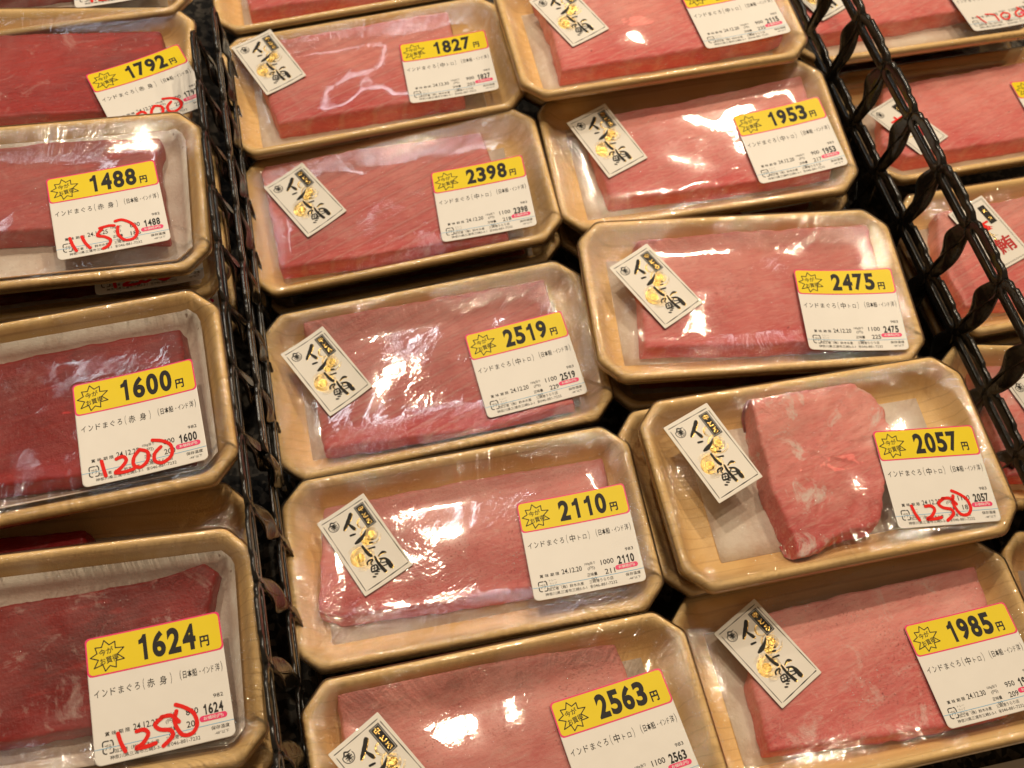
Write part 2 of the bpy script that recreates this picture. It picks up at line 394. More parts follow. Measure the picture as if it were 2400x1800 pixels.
def edge_dist(x, y):
    return min(TL_ - abs(x), TW_ - abs(y), (TL_ + TW_ - CA - abs(x) - abs(y)) * .7071)
def sst(t): t = max(0., min(1., t)); return t * t * (3 - 2 * t)
def film_z(x, y, pk):
    d = edge_dist(x, y)
    k = sst(d / .032)
    n = noise.noise(Vector((x * 28 + pk['seed'] * 3.1, y * 28, pk['seed']))) * .0009 * sst(d / .012)
    return .0009 - (.0009 + pk['sag']) * k + n

# ---------------------------------------------------------------- text
_TC = {}
def glyphs(s, bold=0., vertical=False):
    key = (s, bold)
    if key in _TC: return _TC[key]
    cu = bpy.data.curves.new('txt', 'FONT'); cu.body = s; cu.offset = bold; cu.resolution_u = 5 if len(s) == 1 and s.isdigit() else 2
    o = bpy.data.objects.new('txt', cu); COL.objects.link(o)
    dg = bpy.context.evaluated_depsgraph_get(); dg.update()
    me = bpy.data.meshes.new_from_object(o.evaluated_get(dg))
    v = [(p.co.x, p.co.y) for p in me.vertices]; f = [tuple(p.vertices) for p in me.polygons]
    bpy.data.objects.remove(o); bpy.data.curves.remove(cu); bpy.data.meshes.remove(me)
    x0 = min(p[0] for p in v); x1 = max(p[0] for p in v); y0 = min(p[1] for p in v); y1 = max(p[1] for p in v)
    v = [((p[0] - x0) / max(1e-6, x1 - x0), (p[1] - y0) / max(1e-6, y1 - y0)) for p in v]
    _TC[key] = (v, f); return _TC[key]

class Sheet:
    """collects flat artwork in label coordinates u (0..w) right, v (0..h) DOWN, metres"""
    def __init__(s, w, h, cx, cy, rot, pk, lift=.0004):
        s.w, s.h, s.cx, s.cy, s.c, s.s, s.pk, s.lift = w, h, cx, cy, math.cos(rot), math.sin(rot), pk, lift
    def P(s, u, v, dz=0.):
        x = (u - .5) * s.w; y = (.5 - v) * s.h
        X = s.cx + s.c * x - s.s * y; Y = s.cy + s.s * x + s.c * y
        # the paper is stiffer than the film: it follows it loosely
        return (X, Y, s.surf(u, v, X, Y) + s.lift + dz)
    def surf(s, u, v, X, Y):
        if not hasattr(s, 'q'):
            F = {}
            for j in range(7):
                for i in range(7):
                    x = (i / 6 - .5) * s.w; y = (.5 - j / 6) * s.h
                    F[i, j] = film_z(s.cx + s.c * x - s.s * y, s.cy + s.s * x + s.c * y, s.pk)
            c = (F[0, 0], F[6, 0], F[0, 6], F[6, 6])
            bu = (F[3, 0] + F[3, 3] + F[3, 6]) / 3 - sum(c) / 4
            s.q = c + (bu, 0.)
            d = max(F[i, j] - s._q(i / 6, j / 6) for i in range(7) for j in range(7))
            s.q = c + (bu, max(0., d * .8))
        return s._q(u, v)
    def _q(s, u, v):
        a, b, c, d, bu, o = s.q
        return (a * (1 - u) + b * u) * (1 - v) + (c * (1 - u) + d * u) * v + bu * (1 - (2 * u - 1) ** 2) + o
class Art:
    def __init__(s, sheet, dz): s.m = MB(); s.S = sheet; s.dz = dz
    def text(s, st, u0, u1, v0, v1, bold=0., rot=0.):
        g, f = glyphs(st, bold); out = []
        cu, cv = (u0 + u1) / 2, (v0 + v1) / 2; asp = s.S.w / s.S.h
        for (a, b) in g:
            u = (a - .5) * (u1 - u0); v = (.5 - b) * (v1 - v0)
            if rot:
                uu = u * asp; u, v = (uu * math.cos(rot) + v * math.sin(rot)) / asp, -uu * math.sin(rot) + v * math.cos(rot)
            out.append(s.S.P(cu + u, cv + v, s.dz))
        s.m.add(out, f)
    def one(s, u0, u1, v0, v1):
        s.poly([(u0 + (u1 - u0) * a, v0 + (v1 - v0) * b) for a, b in ((.58, 0), (.94, 0), (.94, 1), (.50, 1), (.50, .33), (.04, .36), (.04, .20), (.36, .14))])
    def poly(s, pts, fan=False):
        if fan:
            cu = sum(p[0] for p in pts) / len(pts); cv = sum(p[1] for p in pts) / len(pts)
            n = len(pts); s.m.add([s.S.P(cu, cv, s.dz)] + [s.S.P(*p, s.dz) for p in pts], [(0, 1 + i, 1 + (i + 1) % n) for i in range(n)])
        else: s.m.add([s.S.P(*p, s.dz) for p in pts], [tuple(range(len(pts)))])
    def grid(s, u0, u1, v0, v1, nu, nv):
        v = [s.S.P(u0 + (u1 - u0) * i / nu, v0 + (v1 - v0) * j / nv, s.dz) for j in range(nv + 1) for i in range(nu + 1)]
        s.m.add(v, [(j * (nu + 1) + i, j * (nu + 1) + i + 1, (j + 1) * (nu + 1) + i + 1, (j + 1) * (nu + 1) + i) for j in range(nv) for i in range(nu)])
    def stroke(s, pts, ws, sub=5, wob=0., closed=False):
        """ribbon in (u,v) with widths in metres"""
        W, H = s.S.w, s.S.h
        P = [Vector((p[0] * W, p[1] * H)) for p in pts]
        if isinstance(ws, (int, float)): ws = [ws] * len(P)
        if closed: P.append(P[0].copy()); ws = list(ws) + [ws[0]]
        Q = []; Wd = []
        n = len(P)
        for i in range(n - 1):
            a = P[i - 1] if i else (P[-2] if closed else P[0]); b = P[i]; c = P[i + 1]; d = P[i + 2] if i + 2 < n else (P[1] if closed else P[-1])
            for k in range(sub):
                t = k / sub
                Q.append(.5 * ((2 * b) + (c - a) * t + (2 * a - 5 * b + 4 * c - d) * t * t + (3 * b - a - 3 * c + d) * t ** 3)); Wd.append(ws[i] + (ws[i + 1] - ws[i]) * t)
        Q.append(P[-1]); Wd.append(ws[-1])
        if not closed:   # rounded ends
            d0 = (Q[0] - Q[1]).normalized(); d1 = (Q[-1] - Q[-2]).normalized()
            w0, w1 = Wd[0], Wd[-1]
            Q = [Q[0] + d0 * w0 * .45, Q[0] + d0 * w0 * .3] + Q + [Q[-1] + d1 * w1 * .3, Q[-1] + d1 * w1 * .45]
            Wd = [w0 * .35, w0 * .8] + Wd + [w1 * .8, w1 * .35]
        vs = []
        for i, q in enumerate(Q):
            t = (Q[min(i + 1, len(Q) - 1)] - Q[max(i - 1, 0)]).normalized(); nn = Vector((-t.y, t.x))
            w = Wd[i] / 2 * (1 + wob * noise.noise(Vector((i * .9, q.x * 900, 0))))
            for sg in (1, -1):
                r = q + nn * w * sg; vs.append(s.S.P(r.x / W, r.y / H, s.dz))
        s.m.add(vs, [(2 * i, 2 * i + 1, 2 * i + 3, 2 * i + 2) for i in range(len(Q) - 1)])
    def build(s, name, mat, parent): return obj(name, s.m.v, s.m.f, mat, parent, smooth=False)

def rrect(u0, u1, v0, v1, ru, rv, n=5, corners=(1, 1, 1, 1)):
    """corners order: TL, TR, BR, BL"""
    pts = []
    for (cx, cy, a0, on, px, py) in ((u0 + ru, v0 + rv, 180, corners[0], u0, v0), (u1 - ru, v0 + rv, 270, corners[1], u1, v0), (u1 - ru, v1 - rv, 0, corners[2], u1, v1), (u0 + ru, v1 - rv, 90, corners[3], u0, v1)):
        if not on: pts.append((px, py)); continue
        for k in range(n + 1):
            a = R_(a0 + 90 * k / n); pts.append((cx + ru * math.cos(a), cy + rv * math.sin(a)))
    return pts

def sheet_grid(S, n, corner, thick, name, mat, parent, cor=(1, 1, 1, 1)):
    """a slightly bent sheet of paper with rounded corners: grid squeezed at its corners"""
    MBx = MB(); rings = []
    out = []
    per = []
    # border points (dense) then concentric shrink
    def border(k):
        rr = corner * k
        pts = rrect(.5 - .5 * k, .5 + .5 * k, .5 - .5 * k, .5 + .5 * k, rr / S.w, rr / S.h, 4, (1, 1, 1, 1))
        dens = []
        for i, p in enumerate(pts):
            q = pts[(i + 1) % len(pts)]; L_ = 14 if (i % 5) == 4 else 1
            for j in range(L_): dens.append((p[0] + (q[0] - p[0]) * j / L_, p[1] + (q[1] - p[1]) * j / L_))
        return dens
    for k, dz in ((1., -thick), (1., 0.), (.985, .00002), (.9, 0), (.8, 0), (.7, 0), (.6, 0), (.5, 0), (.4, 0), (.3, 0), (.2, 0), (.1, 0), (.03, 0)):
        rings.append([S.P(u, v, dz) for u, v in border(k)])
    MBx.ring_loft(rings, False, True)
    return obj(name, MBx.v, MBx.f, mat, parent)

# ---------------------------------------------------------------- printed price label
HAND = {   # marker strokes in label u,v
    '1250': [([(.175, .785), (.19, .86), (.215, .93)], .0020), ([(.305, .80), (.36, .80), (.385, .84), (.34, .90), (.29, .925), (.36, .93), (.43, .92)], .0020),
             ([(.50, .735), (.44, .78), (.47, .825), (.545, .85), (.55, .90), (.48, .955)], .0020), ([(.49, .735), (.56, .74), (.61, .80)], .0020),
             ([(.60, .715), (.58, .80), (.62, .90), (.69, .91), (.735, .85), (.72, .76), (.66, .70), (.60, .665)], .0020)],
    '1200': [([(.165, .79), (.175, .87), (.185, .935)], .0020), ([(.28, .80), (.335, .79), (.355, .835), (.31, .89), (.26, .925), (.34, .935), (.41, .925)], .0020),
             ([(.47, .76), (.42, .82), (.41, .89), (.46, .925), (.52, .88), (.53, .80), (.47, .76)], .0020), ([(.64, .78), (.585, .83), (.58, .90), (.64, .93), (.715, .88), (.72, .79), (.66, .73), (.58, .70)], .0020)],
    '1150': [([(.13, .765), (.145, .85), (.17, .925)], .0020), ([(.235, .77), (.255, .85), (.29, .92)], .0020),
             ([(.42, .72), (.37, .79), (.43, .82), (.475, .87), (.45, .93), (.40, .955)], .0020), ([(.40, .71), (.48, .70), (.53, .71)], .0020),
             ([(.56, .73), (.55, .82), (.60, .90), (.68, .90), (.72, .83), (.69, .73), (.61, .66), (.545, .66)], .0020)],
    '1700': [([(.17, .75), (.20, .82), (.23, .88)], .0015), ([(.30, .74), (.40, .76), (.42, .80), (.42, .88)], .0015),
             ([(.55, .76), (.49, .80), (.50, .87), (.57, .87), (.61, .80), (.55, .76)], .0015), ([(.76, .76), (.70, .80), (.70, .87), (.77, .87), (.82, .81), (.76, .72)], .0015)],
}
def price_label(pk, parent):
    lx, ly, rot = pk['label']; price = pk['price']; akami = pk['akami']
    S = Sheet(LW_, LH_, lx, ly, rot, pk, .0006)
    lab = sheet_grid(S, 8, .0028, .00025, 'price_label', M_PAPER, parent)
    # yellow band with a pink border
    a = Art(S, .00006)
    for j in range(6):
        pass
    ru, rv = .0022 / S.w, .0022 / S.h
    def band(a, i, v1):
        pts = rrect(i / S.w, 1 - i / S.w, i / S.h, v1 - i / S.h, ru, rv, 4)
        n = len(pts); rings = []
        cu, cv = .5, v1 / 2
        dens = []
        for q, p in enumerate(pts):
            nx = pts[(q + 1) % n]; k_ = 16 if (q % 5) == 4 and q in (4, 14) else (3 if (q % 5) == 4 else 1)
            for j in range(k_): dens.append((p[0] + (nx[0] - p[0]) * j / k_, p[1] + (nx[1] - p[1]) * j / k_))
        for k in (1., .9, .8, .7, .6, .5, .4, .3, .2, .1, .03): rings.append([S.P(cu + (u - cu) * (k if k < 1 else 1), cv + (v - cv) * k, a.dz) for u, v in dens])
        a.m.ring_loft(rings, False, True)
    band(a, 0., .315); a.build('band_border', M_PINK, lab)
    a = Art(S, .00012); band(a, .0008, .315); bnd = a.build('yellow_band', M_YEL, lab)
    # burst
    a = Art(S, .00018); cu, cv = .155, .165; asp = S.w / S.h
    rs = [.108, .062, .095, .06, .118, .064, .10, .062, .115, .062, .098, .06, .112, .064, .098, .062, .116, .06, .10, .062]
    n = 18; pts = []
    for k in range(n):
        an = R_(90 + 360 * k / n + 8); r = (.125, .078)[k % 2] * (1 + .07 * math.sin(k * 2.3))
        pts.append((cu + r * .98 * math.cos(an), cv - r * 1.02 * math.sin(an)))
    for k in range(n):
        a.stroke([pts[k], pts[(k + 1) % n]], .00055, 1)
    a.text('今が', cu - .062, cu + .045, cv - .062, cv - .008, .012, .14)
    a.text('お買得', cu - .058, cu + .078, cv + .006, cv + .062, .012, .14)
    a.build('bargain_burst', M_INK, lab)
    # price figures
    a = Art(S, .00018)
    wdt = .42; u0 = .37
    for k, ch in enumerate(price):
        uu = u0 + k * .112
        if ch == '1': a.one(uu + .012, uu + .078, .055, .262)
        else: a.text(ch, uu, uu + .098, .052, .264, .042)
    a.text('円', .832, .900, .172, .262, .035)
    a.build('price_figures', M_INK, lab)
    # body text
    a = Art(S, .00008)
    for k, ch in enumerate('インドまぐろ'): a.text(ch, .035 + k * .058, .072 + k * .058, .425, .482, .004)
    a.text('（', .385, .395, .405, .495)
    if akami: a.text('赤', .415, .47, .418, .488, .006); a.text('身', .505, .56, .418, .488, .006)
    else: a.text('中', .415, .465, .415, .49, .010); a.text('ト', .49, .512, .432, .482, .004); a.text('ロ', .535, .565, .437, .48, .004)
    a.text('）', .585, .595, .405, .495)
    a.text('(', .655, .665, .405, .488); a.text('日本船', .678, .782, .415, .478, .012); a.text('・', .800, .808, .445, .455, .02)
    a.text('インド', .822, .905, .422, .475, .006); a.text('洋', .917, .95, .415, .478, .008); a.text(')', .960, .970, .405, .488)
    code = '982' if akami else '983'
    a.text(code, .875, .948, .647, .677, .004)
    for k, ch in enumerate('賞味期限'): a.text(ch, .085 + k * .048, .117 + k * .048, .755, .787, .010)
    a.text(pk['date'], .285, .465, .737, .787, .010)
    a.text('100g当り', .495, .59, .715, .748, .004); a.text('(円)', .515, .58, .762, .798, .004)
    a.text('正味量', .50, .59, .822, .855, .010); a.text('(g)', .53, .575, .868, .898, .004)
    a.text(pk['unit'], .665 if len(pk['unit']) == 3 else .640, .755, .718, .768, .010)
    a.text(pk['gram'], .660, .750, .812, .862, .010)
    # recycling mark
    for pts in ([(.105, .825), (.072, .825), (.062, .838), (.062, .86)], [(.062, .882), (.062, .905), (.075, .918), (.085, .918)], [(.108, .918), (.128, .918), (.135, .905), (.135, .89)], [(.135, .865), (.135, .845), (.128, .825), (.118, .825)]):
        a.stroke(pts, .0006, 3)
    a.text('プラ', .075, .122, .85, .893, .006)
    a.text('加工者（株）鈴木水産', .14, .455, .893, .925, .006); a.text('三崎港うらり店', .505, .72, .892, .925, .006)
    a.text('保存温度', .83, .965, .892, .922, .006)
    a.text('神奈川県三浦市三崎5-3-1', .105, .475, .938, .970, .006)
    a.text('☎', .505, .53, .938, .970, .004); a.text('046-881-7232', .535, .745, .940, .968, .002); a.text('-48°以下', .85, .955, .938, .962, .0)
    a.build('printed_text', M_INK, lab)
    a = Art(S, .00014)
    for k, ch in enumerate(price):
        if ch == '1': a.one(.793 + k * .038, .816 + k * .038, .712, .793)
        else: a.text(ch, .79 + k * .038, .823 + k * .038, .712, .793, .030)
    a.build('small_price', M_INK, lab)
    if not akami:
        a = Art(S, .00008)
        a.text('トレー', .16, .225, .812, .835); a.text('ラップ', .16, .225, .845, .868); a.text('吸水シート', .16, .285, .878, .905)
        a.build('faint_text', M_GREY, lab)
    a = Art(S, .00010); a.poly(rrect(.755, .958, .798, .845, .0015 / S.w, .0015 / S.h, 5), True); pill = a.build('price_tab', M_PINK, lab)
    a = Art(S, .00016); a.text('お値段(円)', .785, .93, .806, .838, .006); a.build('tab_text', M_WHITE, pill)
    a = Art(S, .00008); a.grid(.0, 1., .874, .8785, 8, 1); a.build('blue_rule', M_BLUE, lab)
    if pk.get('hand'):
        a = Art(S, .00030)
        for pts, w in HAND[pk['hand']]: a.stroke(pts, w, 6, .10)
        a.build('handwritten_price', M_RED, lab)
    return lab

# ---------------------------------------------------------------- calligraphy sticker
def px2uv(p, tl=(75, 545), tr=(595, 100), bl=(975, 1575)):
    ax, ay = tr[0] - tl[0], tr[1] - tl[1]; bx, by = bl[0] - tl[0], bl[1] - tl[1]
    dx, dy = p[0] - tl[0], p[1] - tl[1]; det = ax * by - ay * bx
    return ((dx * by - dy * bx) / det, (ax * dy - ay * dx) / det)
PXM = SW_ / math.hypot(520, 445)      # metres per measured pixel across
BRUSH = [([(492, 405), (490, 470), (476, 560), (463, 635)], [46, 50, 42, 22]), ([(500, 545), (540, 575), (575, 600), (598, 618)], [16, 34, 46, 38]),
    ([(572, 715), (600, 703), (628, 692)], [26, 26, 20]), ([(756, 632), (742, 710), (705, 785), (668, 828)], [6, 34, 54, 30]),
    ([(765, 868), (820, 930), (875, 980), (912, 1003)], [28, 36, 40, 40]), ([(850, 908), (890, 892), (930, 880)], [16, 20, 24]),
    ([(862, 772), (890, 768)], [14, 12]), ([(850, 822), (888, 812)], [24, 18]),
    ([(895, 1130), (888, 1095), (915, 1062), (948, 1062), (935, 1105), (955, 1130)], [20, 24, 22, 22, 16, 14]),
    ([(955, 1160), (1005, 1130), (1045, 1175), (1035, 1210), (985, 1232)], [18, 20, 24, 24, 20]), ([(955, 1160), (965, 1205), (985, 1232)], [16, 18, 20]),
    ([(968, 1192), (1032, 1168)], [10, 10]), ([(988, 1142), (1012, 1215)], [10, 10]),
    ([(1045, 1195), (1075, 1190)], [20, 18]), ([(1042, 1225), (1070, 1222)], [20, 18]), ([(1030, 1258), (1060, 1256)], [20, 18]), ([(1015, 1298), (1045, 1296)], [22, 18]),
    ([(1005, 1010), (1030, 965), (1055, 950), (1085, 948)], [8, 20, 32, 20]), ([(962, 1010), (1005, 1075), (1075, 1150), (1145, 1212)], [18, 30, 38, 42]),
    ([(1035, 1045), (1110, 1040), (1165, 1095), (1215, 1150)], [20, 26, 56, 52]), ([(1060, 1060), (1050, 1120)], [14, 14]), ([(1075, 1100), (1125, 1090)], [14, 14]), ([(1095, 1150), (1150, 1125)], [14, 16])]
def sticker(pk, parent):
    x, y, rot = pk['sticker']; S = Sheet(SW_, SH_, x, y, rot, pk, .0007)
    st = sheet_grid(S, 8, .0006, .0002, 'origin_sticker', M_STK, parent)
    red = pk.get('redsticker')
    asp = SW_ / SH_
    def line(a, p, q, w):
        u0, v0 = px2uv(p); u1, v1 = px2uv(q)
        pts = [(u0 + (u1 - u0) * t / 8, v0 + (v1 - v0) * t / 8) for t in range(9)]
        a.stroke(pts, [w * PXM * (1 + .45 * math.sin(t * 1.9 + u0 * 9)) for t in range(9)], 2)
    a = Art(S, .00005)
    if not red:
        for p, q, w in (((150, 560), (600, 185), 8), ((642, 220), (1420, 1083), 8), ((1418, 1102), (988, 1490), 10), ((185, 600), (968, 1500), 7)): line(a, p, q, w)
    else:
        for i in (.055, .075):
            for p, q in (((i, i * asp), (1 - i, i * asp)), ((1 - i, i * asp), (1 - i, 1 - i * asp)), ((1 - i, 1 - i * asp), (i, 1 - i * asp)), ((i, 1 - i * asp), (i, i * asp))): a.stroke([p, ((p[0] + q[0]) / 2, (p[1] + q[1]) / 2), q], .0002, 4)
    # crest
    cu, cv = px2uv((316, 592)); r = 66 * PXM
    def cpt(ang, k): return (cu + k * r * math.cos(ang) / SW_, cv + k * r * math.sin(ang) / SH_)
    a.stroke([cpt(R_(a_), 1.) for a_ in range(-20, 230, 25)], .00045, 3)
    a.stroke([cpt(R_(a_), .78) for a_ in range(30, 150, 30)], .0003, 3)
    a.stroke([(cu + .35 * r * math.cos(t * .785) / SW_, cv - .55 * r / SH_ + .35 * r * math.sin(t * .785) / SH_) for t in range(8)], .0004, 3, closed=True)
    a.stroke([cpt(R_(200), .95), cpt(R_(235), .75), cpt(R_(265), 1.0), cpt(R_(300), .8), cpt(R_(325), 1.25)], [.0003, .0008, .0009, .0008, .0002], 4)
    a.stroke([cpt(R_(180), .55), cpt(0, .1), cpt(R_(0), .65)], [.0005, .0014, .0005], 4)
    a.stroke([cpt(R_(215), .6), cpt(R_(270), .35), cpt(R_(330), .6)], [.0004, .0011, .0004], 4)
    a.stroke([cpt(R_(150), .7), cpt(R_(90), .35), cpt(R_(30), .7)], [.0003, .0008, .0003], 4)
    a.stroke([cpt(R_(60), .2), cpt(R_(75), .8)], [.0006, .0003], 3); a.stroke([cpt(R_(120), .2), cpt(R_(110), .8)], [.0006, .0003], 3)
    a.build('border_and_crest', M_BRUSH, st)
    # gold foil swirls
    a = Art(S, .00009)
    def disc(c, r, a0=0, a1=360, k=28):
        u, v = px2uv(c); pts = [(u + r * PXM * math.cos(R_(a0 + (a1 - a0) * i / k)) / SW_, v + r * PXM * math.sin(R_(a0 + (a1 - a0) * i / k)) / SH_) for i in range(k + (a1 - a0 < 360))]
        a.poly(pts, True)
    def arc(c, r, a0, a1, w):
        u, v = px2uv(c); n_ = 9
        a.stroke([(u + r * PXM * math.cos(R_(a0 + (a1 - a0) * i / n_)) / SW_, v + r * PXM * math.sin(R_(a0 + (a1 - a0) * i / n_)) / SH_) for i in range(n_ + 1)], [w * PXM * math.sin(math.pi * (i + .6) / (n_ + 1.2)) for i in range(n_ + 1)], 3)
    if not red:
        disc((838, 690), 50); disc((775, 1035), 62); disc((800, 790), 38)
        for r in range(58, 92, 9): arc((838, 690), r, 0, 350, 8)
        for r in range(70, 116, 9): arc((775, 1035), r, 15, 365, 7.5)
        for r in range(44, 66, 8): arc((800, 785), r, -40, 300, 7)
        for r, w in ((118, 12), (132, 6)): arc((838, 700), r, 30, 330, w)
        for r, w in ((128, 12), (143, 9), (158, 5), (172, 4)): arc((785, 1035), r, -150 + (r % 7) * 6, 130, w)
        for r, w in ((70, 16), (54, 6)): arc((690, 530), r, 120, 300, w)
    else:
        arc((760, 1000), 130, -60, 120, 26); arc((840, 730), 120, 100, 240, 14)
        gold = a.build('gold_foil', M_GOLD, st)
    # brush lettering with a gold rim behind it
    if not red:
        for pts, w in BRUSH[:2] + BRUSH[-6:-3]: a.stroke([px2uv((p[0] + 11, p[1] + 6)) for p in pts], [q * PXM for q in w], 5)
        gold = a.build('gold_foil', M_GOLD, st)
        a = Art(S, .00016)
        for pts, w in BRUSH: a.stroke([px2uv(p) for p in pts], [q * PXM for q in w], 5, .25)
        a.build('brush_lettering', M_BRUSH, st)
    else:
        a = Art(S, .00016)
        a.text('本', .22, .68, .28, .50, .03)
        a.build('brush_lettering', M_RED, st)
        a = Art(S, .00016); a.text('鮪', .36, .84, .60, .84, .02); a.build('lower_lettering', M_DRED, st)
    # black grade box
    u0, v0, u1, v1 = .705, .080, .898, .368
    if red: u0, v0, u1, v1 = .68, .12, .86, .40
    a = Art(S, .00018); a.poly([(u0, v0), (u1, v0), (u1, v1), (u0, v1)]); bx = a.build('grade_box', M_BRUSH, st)
    a = Art(S, .00022)
    if not red:
        iu, iv = .02, .012
        for p, q in (((u0 + iu, v0 + iv), (u1 - iu, v0 + iv)), ((u1 - iu, v0 + iv), (u1 - iu, v1 - iv)), ((u1 - iu, v1 - iv), (u0 + iu, v1 - iv)), ((u0 + iu, v1 - iv), (u0 + iu, v0 + iv))): a.stroke([p, q], .00016, 2)
        a.build('box_outline', M_WHITE, bx)
        a = Art(S, .00024)
        a.text('中', .755, .850, .100, .170, .03); a.text('と', .755, .845, .190, .255, .04); a.text('ろ', .755, .850, .275, .345, .04)
    else:
        a.text('大', .715, .825, .165, .235, .03); a.text('大', .715, .825, .285, .355, .03)
    a.build('gold_lettering', M_GOLD, bx)
    return st

# ---------------------------------------------------------------- tray, meat, pad, film
_tray_me = None
def tray(pk, parent):
    global _tray_me
    if _tray_me is None:
        prof = [(.022, -.0258), (.0175, -.0250), (.013, -.0215), (.0085, -.0120), (.0055, -.0062), (.0036, -.0052), (.0012, -.0050), (.0002, -.0044), (-.0001, -.0030), (.0001, -.0016), (.0008, -.0005), (.0018, .0002), (.0030, .0003), (.0042, .0000), (.0054, -.0010),
                (.0070, -.0034), (.0088, -.0074), (.0120, -.0134), (.0150, -.0172), (.0188, -.0195), (.0235, -.0203), (.032, -.0204), (.05, -.0204)]
        m = MB(); m.ring_loft([[(x, y, z) for x, y in outline(d, .0034 + .42 * max(0, d))] for d, z in prof], True, True)
        o = obj('tray', m.v, m.f, M_FOAM, parent); _tray_me = o.data
    else:
        o = bpy.data.objects.new('tray', _tray_me); COL.objects.link(o); o.parent = parent
    o['seed'] = pk['seed'] * 7.3
    return o
def inset_at(z):   # interior wall inset at height z
    P = [(-.0002, .0055), (-.0016, .0068), (-.0072, .0094), (-.0134, .0122), (-.0172, .0150), (-.0195, .0188), (-.0204, .025)]
    for (z0, a), (z1, b) in zip(P, P[1:]):
        if z >= z1: return a + (b - a) * (z0 - z) / (z0 - z1) if z < z0 else a
    return .024
def wall_z(d):
    P = [(.0052, .0001), (.0064, -.0008), (.0078, -.0032), (.0094, -.0072), (.0122, -.0134), (.0150, -.0172), (.0188, -.0195), (.0235, -.0203)]
    for (a, z0), (b, z1) in zip(P, P[1:]):
        if d <= b: return z0 + (z1 - z0) * max(0, d - a) / (b - a)
    return -.0203
def clampin(x, y, z):
    d = inset_at(z) + .0012; ix, iy = TL_ - d, TW_ - d
    x = max(-ix, min(ix, x)); y = max(-iy, min(iy, y))
    lim = ix + iy - max(.002, CA - .586 * d); t = abs(x) + abs(y)
    if t > lim:
        e = (t - lim) / 2; x -= math.copysign(e, x); y -= math.copysign(e, y)
    return x, y
def dense(poly, step=.0022, rnd=2):
    # corner cutting then resample
    P = [Vector(p) for p in poly]
    for _ in range(rnd):
        Q = []
        for i, p in enumerate(P):
            q = P[(i + 1) % len(P)]; l = (q - p).length; c = min(.25 * l, .0011)
            Q += [p + (q - p) / l * c, q - (q - p) / l * c] if l > 1e-6 else [p]
        P = Q
    out = []
    for i, p in enumerate(P):
        q = P[(i + 1) % len(P)]; n = max(1, int((q - p).length / step))
        for k in range(n): out.append(p.lerp(q, k / n))
    return out
def meat(pk, parent):
    P = dense(pk['meat']); sd = pk['seed']
    area_ = sum(P[i].x * P[(i + 1) % len(P)].y - P[(i + 1) % len(P)].x * P[i].y for i in range(len(P)))
    if area_ < 0: P.reverse()
    n = len(P); c = sum(P, Vector((0, 0))) / n
    J = []
    for i, p in enumerate(P):
        q = (p - c); nv = noise.noise(Vector((p.x * 90, p.y * 90, sd))) * .0011 + noise.noise(Vector((p.x * 320, p.y * 320, sd + 9))) * .0005 * pk.get('rag', 1)
        J.append(p + q.normalized() * nv)
    def top(x, y, k):
        f = film_z(x, y, pk) - .0005
        r = noise.fractal(Vector((x * 60, y * 110, sd * 2.)), .8, 2., 3) * .0005 * pk.get('rough', 1)
        e = max(0, (k - .955) / .045)
        return f - abs(r) - .0016 * e * e - pk.get('low', 0)
    rings = []
    for z, fl in ((-.0202, .0012), (-.0160, .0014), (-.0105, .0011), (-.0070, .0006)):
        ring = []
        for i, p in enumerate(J):
            d = (p - c).normalized()
            w = noise.noise(Vector((p.x * 120, p.y * 120, z * 260 + sd))) * .0008
            x, y = p.x + d.x * (fl + w), p.y + d.y * (fl + w)
            x, y = clampin(x, y, z); ring.append((x, y, z))
        rings.append(ring)
    for k in (1., .993, .98, .955, .92, .88, .84, .80, .75, .70, .65, .60, .55, .5, .45, .4, .35, .3, .25, .2, .15, .1, .05, .015):
        ring = []
        for p, ps in zip(J, P):
            w_ = sst((k - .7) / .3); q = c + (p * w_ + ps * (1 - w_) - c) * k; x, y = clampin(q.x, q.y, -.005); ring.append((x, y, top(x, y, k)))
        rings.append(ring)
    m = MB(); m.ring_loft(rings, False, True)
    o = obj('tuna_block', m.v, m.f, M_MEAT, parent)
    o['redness'] = pk['redness']; o['bands'] = pk.get('bands', .3); o['frost'] = pk.get('frost', .15); o['seed'] = sd * 11.7
    return o
